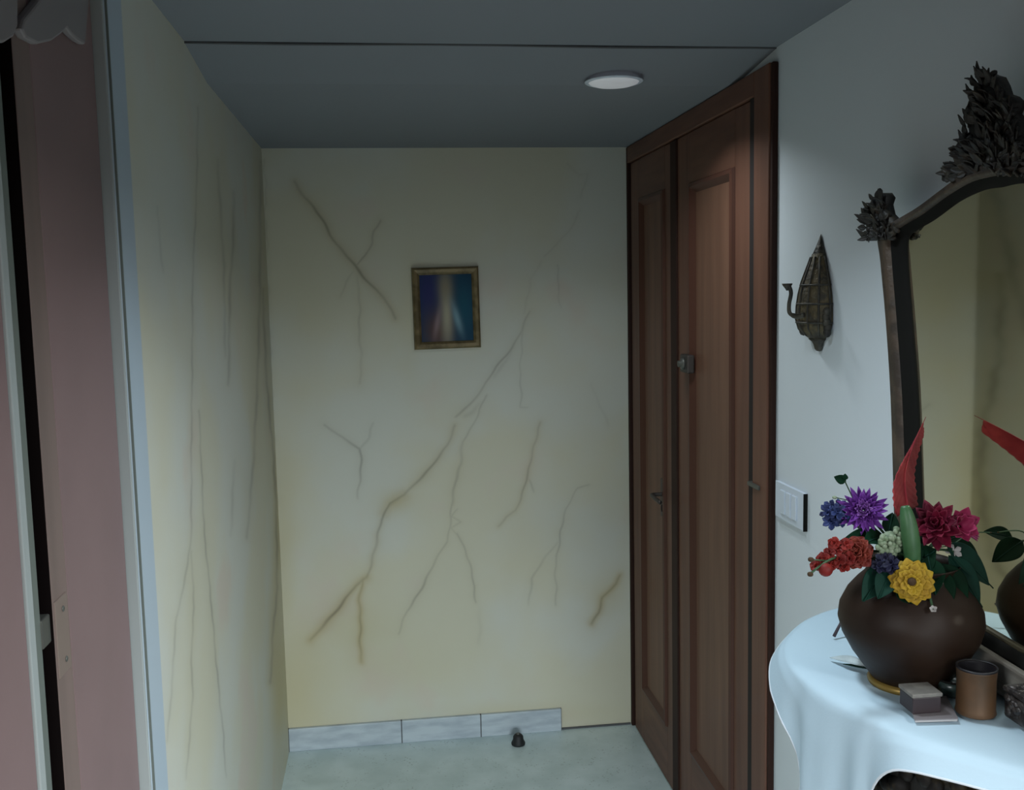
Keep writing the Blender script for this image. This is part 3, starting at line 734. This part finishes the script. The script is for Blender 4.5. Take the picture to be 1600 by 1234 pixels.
# cloth: rows from the middle to the edge, then a skirt whose drop changes along the edge
DROP = [(.80, .018), (.98, .022), (1.05, .027), (1.09, .032), (1.115, .048), (1.14, .105), (1.17, .20), (1.20, .26), (1.24, .25), (1.275, .14), (1.31, .07), (1.40, .034), (1.50, .022), (1.70, .018)]
def drop(y, x):
    f = lambda q: float(np.interp(q, [a for a, b in DROP], [b for a, b in DROP]))
    return sum(f(y + d) for d in (-.02, -.01, 0, .01, .02)) / 5
cen = V((.80, 1.228, 0)); rows = []
ne = len(edge)
for p in edge: pass
NR, NS = 10, 14
pts = []
for i, p in enumerate(edge):
    q0 = V((.872, 1.228 + (p.y - 1.228) * .8, 0))
    nrm = V((edge[min(i + 1, ne - 1)].y - edge[max(i - 1, 0)].y, -(edge[min(i + 1, ne - 1)].x - edge[max(i - 1, 0)].x), 0)).normalized()
    s_len = sum((edge[j + 1] - edge[j]).length for j in range(i))
    for k in range(NR):
        t = k / (NR - 1); q = q0.lerp(p, t)
        pts.append((q.x, q.y, TZ + .0015 * math.sin(q.x * 40 + q.y * 23) * (1 - t) * .6))
    D = drop(p.y, p.x)
    for k in range(1, NS + 1):
        t = k / NS; d = D * t
        fold = min(1, max(0, D - .05) / .12) * (.008 * math.sin(s_len * 62 + .8) + .004 * math.sin(s_len * 117)) * min(1, t * 1.5)
        out = .006 * min(1, t * 4) + .004 * t + fold
        out += .014 * t * max(0, min(1, (.10 - D) / .05))
        q = p + nrm * (out if nrm.x < .3 else out)
        pts.append((min(q.x, .874), q.y, TZ - d - .002 * min(1, k)))
tcl = MB().grid(pts, ne, NR + NS).build('tablecloth', M['cloth'], None, True, solid=.0016, sub=1)
tag(tcl, 'white cloth draped over the console with a corner hanging at the left', 'tablecloth')
hm = MB(); hp = []
for i in range(ne):
    a = V(pts[i * (NR + NS) + NR + NS - 1]); b_ = V(pts[i * (NR + NS) + NR + NS - 3])
    hp.append((a, a + (b_ - a).normalized() * .007))
hm.tube([a for a, b_ in hp], .0016, 6); hm.build('hem', M['hem'], tcl)

# ------------------------------------------------------------------ pot
PX, PY = .702, 1.240
pot = empty('flower_pot', (PX, PY, TZ), 'round brown metal pot holding the mixed flowers on the white cloth', 'pot')
prof = [(.001, .004), (.046, .004), (.050, .010), (.060, .024), (.076, .046), (.089, .070), (.0945, .090), (.0925, .108), (.083, .128), (.071, .143), (.061, .153), (.057, .160), (.060, .168), (.063, .171),
        (.060, .171), (.054, .163), (.055, .154), (.068, .143), (.081, .130), (.090, .110), (.091, .092), (.085, .071), (.072, .048), (.055, .026), (.001, .020)]
MB().lathe(prof, (PX, PY, TZ), 56).build('bowl', M['pot'], pot)
MB().lathe([(.040, .001), (.0535, .001), (.0545, .005), (.052, .010), (.046, .010)], (PX, PY, TZ), 48).build('foot_ring', M['potgold'], pot)

# ------------------------------------------------------------------ flowers
MOUTH = V((PX, PY, TZ + .165))
def stem_of(parent, head, m='stem', r=.0018, back=None):
    foot = MOUTH + V((random.uniform(-.022, .022), random.uniform(-.022, .022), -.06))
    rim = MOUTH + (V((head.x, head.y, 0)) - V((MOUTH.x, MOUTH.y, 0))) * .28
    rim = V((MOUTH.x + max(-.042, min(.042, rim.x - MOUTH.x)), MOUTH.y + max(-.042, min(.042, rim.y - MOUTH.y)), MOUTH.z + .015))
    MB().tube(smooth_path([foot, rim, (rim + V(head)) / 2 + V((0, 0, .006)), head], 5), r, 6).build('stem', M[m], parent)
def toward(p, up=.25, right=0.):
    d = (V((0, 0, H)) - V(p)).normalized(); return (d + V((0, 0, up)) + CR * right).normalized()
def basis(ax):
    ax = V(ax).normalized(); a = ax.cross(V((0, 0, 1)) if abs(ax.z) < .95 else V((1, 0, 0))).normalized(); return a, ax.cross(a), ax

def rosette(mb, c, ax, layers, nu=6, cup=.25, shape=None, jit=.12):
    """layers: (count, length, width, elevation from the flower plane, base offset along the axis, droop)"""
    a, b, ax = basis(ax); c = V(c)
    for cnt, ln, wd, el, off, dr in layers:
        ph = random.uniform(0, 6)
        for k in range(cnt):
            w = ph + 2 * PI * k / cnt + random.uniform(-jit, jit)
            rad = a * math.cos(w) + b * math.sin(w)
            e = el + random.uniform(-jit, jit)
            d = rad * math.cos(e) + ax * math.sin(e); nr = ax * math.cos(e) - rad * math.sin(e)
            mb.blade(c + ax * off + rad * ln * .06, d, nr, ln * random.uniform(.88, 1.08), wd, nu, dr, cup, shape)
    return mb
point = lambda t: (math.sin(PI * min(1, t * .85 + .15)) ** .8)
paddle = lambda t: (.35 + .65 * min(1, t * 1.8)) * (1 if t < .8 else math.sqrt(max(0, 1 - ((t - .8) / .2) ** 2)) * .9 + .1)

def flower(name, px, py, Y, label, cat='flower', group='flowers in the brown pot'):
    p = atY(px, py, Y); o = empty(name, p, label, cat, group); return o, p

# purple chrysanthemum
o, p = flower('chrysanthemum', 1349, 797, 1.235, 'shaggy violet chrysanthemum at the upper left of the pot')
ax = toward(p, .15); m = mpp(1.25)
rosette(MB(), p - ax * .012, ax, [(20, 41 * m, .0085, .12, 0, -.5), (18, 38 * m, .008, .4, .002, -.5), (15, 33 * m, .0075, .72, .004, -.45)], 6, .5, point).build('outer_petals', M['purple'], o, solid=.0006)
rosette(MB(), p - ax * .006, ax, [(12, 27 * m, .0065, .95, .004, -.3), (9, 22 * m, .006, 1.25, .006, -.2)], 6, .5, point).build('inner_petals', M['purpletip'], o, solid=.0006)
stem_of(o, p - ax * .012)
# yellow zinnia
o, p = flower('zinnia', 1425, 909, 1.165, 'round yellow zinnia with a brown disc, low on the front of the pot')
ax = toward(p, .02); m = mpp(1.17)
rosette(MB(), p, ax, [(16, 35 * m, .0135, .06, 0, .15), (14, 29 * m, .012, .22, .003, .15), (12, 22 * m, .0105, .42, .006, .15), (9, 14 * m, .008, .7, .008, .1)], 6, .3, paddle).build('petals', M['yellow'], o, solid=.0007)
MB().ball(p + ax * .011, .0058, 10, 7).build('disc', M['brownc'], o)
stem_of(o, p - ax * .002)
# crimson dahlia
o, p = flower('dahlia', 1462, 822, 1.22, 'dark crimson pointed dahlia right of the green leaf bud')
ax = toward(p, .35, -.1); m = mpp(1.22)
rosette(MB(), p, ax, [(11, 42 * m, .017, .15, 0, -.35), (10, 38 * m, .015, .5, .003, -.35), (8, 30 * m, .013, .85, .005, -.25), (6, 22 * m, .011, 1.2, .006, -.2)], 7, .35, point).build('petals', M['crimson'], o, solid=.0007)
stem_of(o, p)
# magenta lily-like bloom to the right
o, p = flower('magenta_bloom', 1497, 822, 1.215, 'magenta bloom facing right with paler pink lower petals')
ax = (toward(p, .15, .55)).normalized(); m = mpp(1.21)
rosette(MB(), p, ax, [(7, 33 * m, .020, .35, 0, -.3), (6, 28 * m, .016, .8, .003, -.3)], 7, .35, point).build('petals', M['pinkp'], o, solid=.0007)
q = MB()
for k in range(3): q.blade(p + V((0, 0, -.006)), CR * 1.0 - CU * (.15 + .12 * k) - CF * .25, CU, 34 * m, .016, 7, .25, .3, paddle)
q.build('lower_petals', M['pinkpale'], o, solid=.0007)
stem_of(o, p)
# brick red carnation
o, p = flower('carnation', 1337, 863, 1.205, 'ruffled brick red carnation left of the pale bud')
ax = toward(p, .25, -.15); m = mpp(1.21)
rosette(MB(), p - ax * .004, ax, [(14, 27 * m, .014, .25, 0, .3), (13, 25 * m, .013, .6, .003, .3), (11, 22 * m, .012, .95, .004, .2), (7, 18 * m, .010, 1.3, .005, 0)], 6, .6, paddle, .3).build('petals', M['orange'], o, solid=.0007)
stem_of(o, p - ax * .004)
# scarlet spray
o, p = flower('orchid_spray', 1318, 866, 1.20, 'scarlet spray of small blossoms and a round bud leaning out at the left')
m = mpp(1.2); pb = MB()
for px, py in ((1322, 850), (1308, 858), (1296, 864), (1286, 872), (1312, 874), (1300, 880), (1328, 872), (1276, 884), (1318, 886), (1303, 848)):
    c_ = atY(px, py, 1.195 + random.uniform(-.012, .012)); ax = toward(c_, random.uniform(-.2, .6), random.uniform(-.6, .2))
    rosette(pb, c_, ax, [(5, 11 * m, .0085, .3, 0, .2), (3, 7 * m, .006, .9, .001, 0)], 5, .4, paddle, .25)
pb.build('blossoms', M['red'], o, solid=.0006)
MB().ball(atY(1290, 890, 1.19), (.0092, .0092, .0088), 14, 10).build('bud', M['red'], o)
q = MB()
for px, py in ((1266, 897), (1267, 874)): q.ball(atY(px, py, 1.19), (.0042, .0042, .0032), 8, 6)
q.build('dry_buds', M['brownc'], o)
s_ = MB().tube(smooth_path([MOUTH + V((-.012, .01, -.06)), MOUTH + V((-.03, -.008, .016)), atY(1335, 880, 1.205), atY(1312, 870, 1.2), atY(1290, 878, 1.192), atY(1266, 896, 1.19)], 5), .0015, 6)
s_.tube([atY(1292, 876, 1.194), atY(1268, 874, 1.19)], .001, 5)
s_.build('stem', M['stem'], o)
# pale bud cluster
o, p = flower('pale_bud', 1391, 849, 1.20, 'pale speckled green bud cluster in the middle of the bouquet')
m = mpp(1.2); q = MB()
for k in range(60):
    u, v = random.uniform(-1, 1), random.uniform(-1, 1)
    if u * u + v * v > 1: continue
    c_ = atY(1391 + 20 * u + 7 * v, 848 - 22 * v, 1.20) - CF * (.010 * math.sqrt(1 - u * u - v * v))
    q.ball(c_, random.uniform(.0028, .0044), 8, 6)
q.ball(atY(1391, 849, 1.205), (.015, .013, .017), 10, 8)
q.build('buds', M['palegreen'], o); stem_of(o, p)
# blue flowers
def small_bloom(px, py, Y, n, spread, m_, name, label):
    o, p = flower(name, px, py, Y, label); q = MB()
    for k in range(n):
        c_ = atY(px + random.uniform(-spread, spread), py + random.uniform(-spread, spread), Y + random.uniform(-.012, .012))
        rosette(q, c_, toward(c_, random.uniform(0, .5), random.uniform(-.5, .3)), [(6, .012, .007, .3, 0, .1), (4, .008, .005, .9, .001, 0)], 5, .3, paddle, .2)
    q.build('petals', m_, o, solid=.0006); stem_of(o, p); return o
small_bloom(1306, 803, 1.255, 9, 13, M['blue'], 'blue_blossom', 'blue blossom tucked behind the violet chrysanthemum')
small_bloom(1383, 884, 1.19, 9, 14, M['navy'], 'navy_blossom', 'very dark navy blossom left of the yellow zinnia')
# green rolled leaf bud
o, p = flower('leaf_bud', 1424, 874, 1.185, 'upright mid green rolled leaf between the pale bud and the crimson dahlia', 'leaf')
q = MB(); path = [atY(1426, 882, 1.185), atY(1424, 850, 1.185), atY(1419, 815, 1.188), atY(1414, 790, 1.192)]
pp = smooth_path(path, 6); rr = [.0115 * math.sin(PI * (.22 + .70 * i / (len(pp) - 1))) ** .6 for i in range(len(pp))]
q.tube(pp, rr, 14); q.build('rolled_blade', M['leaflight'], o)
stem_of(o, path[0], 'leaflight', .003)
# red ribbed leaf, edge-on from the front, broad in the mirror
o, p = flower('red_leaf', 1416, 790, 1.27, 'tall red ribbed leaf standing up in front of the mirror edge', 'leaf')
bd = V((.742, 1.31, 0)).normalized()            # the blade runs away from the viewer
base = atY(1418, 800, 1.235); q = MB(); wd_ = (bd * .92 + CR * .37).normalized()
def spine(u): return base + V((0, 0, 1)) * (.105 * u) + bd * (.006 + .125 * u ** 1.6) + CR * (-.006 * math.sin(u * PI * 1.1) + .034 * max(0, u - .4) ** 1.3)
pts_ = []; NU, NVv = 40, 30
for i in range(NU):
    u = i / (NU - 1)
    for j in range(NVv):
        v = j / (NVv - 1) - .5
        wv = .088 * (math.sin(PI * min(1, u * .62 + .36)) ** .8 if u < .98 else .05) * v
        pts_.append(spine(u) + wd_ * wv + V((0, 0, 1)) * (-.030 * abs(v) * u) + (CR - bd * .3) * (.0010 * math.sin((u * 11 + abs(v) * 4) * 2 * PI) * min(1, abs(v) * 5)))
q.grid(pts_, NU, NVv); q.build('blade', M['redleaf'], o, solid=.0012)
q = MB().tube([spine(u) - CF * .001 for u in np.linspace(0, 1.06, 14)], [.0026 * (1.1 - .95 * k / 13) for k in range(14)], 6)
q.build('midrib', M['redleaf'], o)
stem_of(o, base, 'stem', .003)

# dark leaves around the pot mouth
def leaf_thing(label, blades, mname, group='green leaves in the brown pot'):
    """blades: (px, py, Y) base, (px, py, Y) tip, width, droop"""
    b0 = atY(*blades[0][0]); o = empty('leaf_sprig', b0, label, 'leaf', group)
    for a, b_, w, dr in blades:
        A, B = atY(*a), atY(*b_); d = B - A
        mb = MB().blade(A, d, V((0, 0, .7)) - CF * .8, d.length, w, 10, dr, .18, leafsh, fold=.15)
        lf_ = mb.build('blade', M[mname], o, solid=.0009, sub=1)
        MB().tube([A + d * t - V((0, 0, 1)) * (.5 * dr * d.length * t * t) + (V((0, 0, .7)) - CF * .8).normalized() * .0008 for t in (0, .25, .5, .75, .95)], .0009, 5).build('vein', M['leafteal'], lf_)
    stem_of(o, b0, 'stem', .0016)
leaf_thing('large dark green leaves spreading down at the right of the pot', [((1478, 850, 1.22), (1556, 912, 1.20), .040, .25), ((1482, 868, 1.21), (1538, 945, 1.185), .038, .2)], 'leafteal')
leaf_thing('dark green leaves behind the crimson dahlia on the right', [((1490, 850, 1.25), (1535, 878, 1.25), .034, .1), ((1480, 845, 1.27), (1512, 830, 1.28), .026, .1)], 'leaf')
leaf_thing('dark green leaves hanging over the rim right of the yellow zinnia', [((1455, 885, 1.20), (1480, 960, 1.16), .045, .15), ((1468, 880, 1.20), (1512, 955, 1.17), .042, .15), ((1450, 870, 1.2), (1462, 930, 1.17), .035, .1)], 'leaf')
leaf_thing('green leaves hanging over the rim left of the yellow zinnia', [((1385, 885, 1.20), (1348, 938, 1.18), .034, .15), ((1392, 890, 1.19), (1372, 935, 1.17), .03, .1)], 'leafteal')
leaf_thing('dark leaves under the violet chrysanthemum', [((1375, 840, 1.23), (1322, 838, 1.22), .026, .1), ((1382, 838, 1.23), (1352, 845, 1.20), .03, .1), ((1388, 835, 1.24), (1395, 800, 1.25), .024, .1)], 'leaf')
leaf_thing('shaded dark leaves in the centre of the bouquet', [((1430, 880, 1.215), (1462, 858, 1.2), .045, .1), ((1400, 900, 1.2), (1380, 868, 1.2), .04, .1), ((1420, 900, 1.2), (1470, 900, 1.18), .05, .1), ((1410, 880, 1.22), (1440, 840, 1.22), .035, .0), ((1400, 910, 1.19), (1440, 942, 1.17), .045, .1)], 'leaf')
# thin sprig up left
o, p = flower('thin_sprig', 1330, 785, 1.26, 'thin sprig with one small dark leaf above the violet chrysanthemum', 'sprig', 'green leaves in the brown pot')
q = MB().blade(atY(1322, 752, 1.26), CU * .4 - CR * 1, -CF, .017, .013, 7, .3, .3, leafsh).blade(atY(1320, 750, 1.26), CU * 1 + CR * .1, -CF, .009, .008, 6, .2, .3, leafsh)
q.build('leaf', M['leaf'], o, solid=.0008)
q = MB().tube(smooth_path([MOUTH + V((-.01, .015, -.06)), MOUTH + V((-.02, .012, .016)), atY(1345, 800, 1.26), atY(1328, 768, 1.26), atY(1320, 751, 1.26)], 5), .0009, 5)
q.tube([atY(1336, 784, 1.26), atY(1305, 777, 1.258)], .0007, 5); q.build('stem', M['stem'], o)
MB().ball(atY(1304, 777, 1.258), (.0035, .0035, .0022), 8, 6).build('bud', M['palegreen'], o)
# dry tendril to the right
o, p = flower('tendril', 1500, 830, 1.235, 'thin brown tendril reaching right past the magenta bloom', 'sprig', 'green leaves in the brown pot')
MB().tube(smooth_path([MOUTH + V((.01, 0, -.06)), MOUTH + V((.02, -.01, .016)), atY(1490, 850, 1.235), atY(1515, 833, 1.235), atY(1548, 832, 1.235)], 6), .0009, 5).build('stem', M['stem'], o)
MB().ball(atY(1548, 832, 1.235), (.0015, .0015, .0012), 6, 5).build('tip_bud', M['brownc'], o)
o, p = flower('white_blossom', 1490, 862, 1.215, 'tiny whitish blossom under the magenta bloom')
q = MB(); rosette(q, p, toward(p), [(5, .011, .007, .3, 0, .1)], 5, .3, paddle); q.build('petals', M['white'], o, solid=.0006); stem_of(o, p)
o, p = flower('white_blossom', 1458, 952, 1.155, 'tiny whitish blossom at the rim below the yellow zinnia')
q = MB(); rosette(q, p, toward(p), [(5, .006, .004, .8, 0, .1)], 5, .3, paddle); q.build('petals', M['white'], o, solid=.0006); stem_of(o, p)

# ------------------------------------------------------------------ small things on the cloth
CT = TZ + .004
def ct_pt(x, y, z=CT): return on(2, z, x, y)
# grey booklet with the little box on it
q = [ct_pt(1430, 1129), ct_pt(1496, 1127), ct_pt(1478, 1092), ct_pt(1418, 1098)]
bk = empty('booklet', (sum(a.x for a in q) / 4, sum(a.y for a in q) / 4, CT), 'thin grey booklet lying under the small dark box', 'booklet')
poly = [(a.x, a.y) for a in q]
MB().prism(poly, CT + .0004, CT + .003, 2).build('pages', M['pages'], bk, False)
MB().prism([((a[0] - poly[0][0]) * 1.02 + poly[0][0] - .0005, (a[1] - poly[0][1]) * 1.02 + poly[0][1] - .0005) for a in poly], CT + .003, CT + .0042, 2).build('cover', M['book'], bk, False)
zb = CT + .0046
a = on(2, zb, 1426, 1116); b_ = on(2, zb, 1470, 1113); w = (b_ - a); dep = V((-w.y, w.x, 0)).normalized() * .034
if dep.y < 0: dep = -dep
poly = [(a.x, a.y), (b_.x, b_.y), (b_.x + dep.x, b_.y + dep.y), (a.x + dep.x, a.y + dep.y)]
bx = empty('trinket_box', ((a.x + b_.x) / 2, (a.y + b_.y) / 2, zb), 'small dark box with a grey speckled lid in front of the pot', 'box')
MB().prism(poly, zb, zb + .021, 2).build('body', M['boxdark'], bx, False, bevel=.0012)
ctr = V((sum(p[0] for p in poly) / 4, sum(p[1] for p in poly) / 4))
MB().prism([tuple(ctr + (V(p) - ctr) * 1.08) for p in poly], zb + .0212, zb + .0262, 2).build('lid', M['boxgrey'], bx, False, bevel=.0012)
# copper cup
c = ct_pt(1530, 1118); c.y += .008
cp = empty('copper_cup', (c.x, c.y, CT), 'open copper cup with a dark inside, right of the booklet', 'cup')
MB().lathe([(.0, .001), (.023, .001), (.0245, .003), (.0235, .008), (.0232, .045), (.0242, .058), (.0246, .060), (.0228, .060)], (c.x, c.y, CT), 36).build('body', M['copper'], cp)
MB().lathe([(.0226, .0602), (.0218, .045), (.0215, .006), (.0, .005)], (c.x, c.y, CT), 36).build('lining', M['cupin'], cp)
MB().lathe([(.0228, .0595), (.0248, .0595), (.0250, .0615), (.0238, .0625), (.0226, .0612)], (c.x, c.y, CT), 36).build('rim', M['cupin'], cp)
# dark dish stands in for the shadow beside the cup
g = ct_pt(1487, 1086); 
dh = empty('shadow_dish', (g.x, g.y, CT), 'small dark teal dish standing in for the shadow between the brown pot and the copper cup', 'dish')
MB().lathe([(.0, .001), (.013, .001), (.017, .006), (.019, .014), (.0175, .022), (.0165, .022), (.0175, .014), (.015, .007), (.0, .005)], (g.x, g.y, CT), 24).build('bowl', M['teal'], dh)
MB().lathe([(.0163, .0212), (.0185, .0215), (.0185, .0235), (.0165, .0238)], (g.x, g.y, CT), 24).build('rim', M['slip'], dh)
# tarnished carved casket at the right
a = on(2, CT, 1566, 1131)
cb = empty('carved_casket', (a.x + .06, a.y, CT), 'low tarnished carved metal casket right of the copper cup', 'casket')
x0, y0 = a.x + .014, a.y - .045
q = MB().box(x0, x0 + .11, y0, y0 + .065, CT + .001, CT + .034)
q.build('body', M['tray'], cb, False, bevel=.004)
q = MB().box(x0 - .002, x0 + .112, y0 - .002, y0 + .067, CT + .0345, CT + .042); q.build('lid', M['tray'], cb, False, bevel=.004)
q = MB()
for k in range(44):
    r = random.uniform(.003, .006)
    if k % 2: q.ball((x0 + random.uniform(.004, .106), y0 + random.uniform(.005, .06), CT + .042), (r * 1.6, r, .0025), 8, 6, Euler((0, 0, random.uniform(0, 3))).to_matrix())
    else: q.ball((x0 + random.uniform(.004, .106), y0 - .0005, CT + random.uniform(.006, .03)), (r * 1.4, .003, r), 8, 6)
    if k % 4 == 0: q.ball((x0 - .0005, y0 + random.uniform(.005, .06), CT + random.uniform(.006, .03)), (.003, r * 1.4, r), 8, 6)
q.build('relief', M['tray'], cb)
# bright green leaf at the right edge, laid over the casket
a = V((x0 + .050, y0 + .075, CT + .1)); 
A, B = atY(1612, 1000, 1.20), atY(1573, 942, 1.245)
gl_ = empty('green_leaf', B, 'bright green pointed leaf at the right edge in front of the mirror', 'leaf')
mb = MB().blade(A, B - A, CU * .4 - CF + CR * .3, (B - A).length, .016, 10, .15, .2, leafsh); mb.build('blade', M['leafbright'], gl_, solid=.001)
MB().tube(smooth_path([A, (A + V((.012, -.005, -.03))), V((A.x + .02, A.y - .004, CT + .055)), V((A.x + .02, A.y - .006, CT + .0445))], 5), .0018, 6).build('stem', M['leafbright'], gl_)
# fallen silvery leaf and dark stick beside the pot
A, B = ct_pt(1352, 1041, CT + .004), ct_pt(1296, 1024, CT + .006)
sl = empty('dry_leaf', (A + B) / 2, 'silvery grey pointed leaf lying on the cloth left of the pot', 'leaf')
MB().blade(A, B - A, V((0, 0, 1)) - CF * .5, (B - A).length, .017, 10, .12, .3, leafsh, fold=.3).build('blade', M['dryleaf'], sl, solid=.0008)
MB().blade(A - V((.0, .006, .001)), (B - A) * .5 + V((-.004, -.004, 0)), V((0, 0, 1)), .034, .010, 8, .05, .2, leafsh).build('dark_blade', M['leafteal'], sl, solid=.0008)  # shorter dark blade laid just below the silvery one
A = ct_pt(1303, 996); B = on(1, A.y + .012, 1322, 955)
st = MB().tube([A + V((0, 0, .002)), A.lerp(B, .5), B], [.0026, .0022, .002], 8).build('thin_stick', M['stick'])
tag(st, 'thin dark stick standing on the cloth behind the left of the pot', 'stick')

# ------------------------------------------------------------------ light
w = bpy.data.worlds.new('world'); sc.world = w; w.use_nodes = True
w.node_tree.nodes['Background'].inputs[0].default_value = (.55, .65, .75, 1); w.node_tree.nodes['Background'].inputs[1].default_value = .6
def area(name, loc, target, sx, sy, power, rgb, spread=180):
    l = bpy.data.lights.new(name, 'AREA'); l.shape = 'RECTANGLE'; l.size = sx; l.size_y = sy; l.energy = power; l.color = rgb; l.spread = math.radians(spread)
    o = bpy.data.objects.new(name, l); col.objects.link(o); o.location = loc
    o.rotation_euler = (V(target) - V(loc)).to_track_quat('-Z', 'Y').to_euler(); return o
# soft fill added at the unseen rear window, aimed low to keep wall tops dark
area('window_fill', (.25, YR + .05, 1.2), (.25, .35, .0), 1.3, .9, 14, (.88, .96, 1.0), 52)
area('hall_fill_left', (-1.05, -.35, 1.88), (-1.05, -.35, 0), .6, .6, 62, (.94, .98, 1.0), 175)  # unseen hall lamps added so that each lights the opposite side wall
area('hall_fill_right', (1.35, -.2, 1.88), (1.35, -.2, 0), .6, .6, 108, (.95, .98, 1.0), 175)
area('entrance_downlight', (.32, 1.38, ZC - .02), (.32, 1.38, 0), .14, .14, 4.0, (.80, .92, 1.0), 115)
area('alcove_lamp', (cl.location.x, cl.location.y, ZS - .03), (cl.location.x, cl.location.y, 0), .1, .1, 2.5, (.88, .96, 1.0), 140)

vs = sc.view_settings
sc.display_settings.display_device = 'sRGB'
vs.view_transform = 'Standard'; vs.look = 'None'; vs.exposure = 0; vs.gamma = 1; vs.use_curve_mapping = False
sc.cycles.use_denoising = True
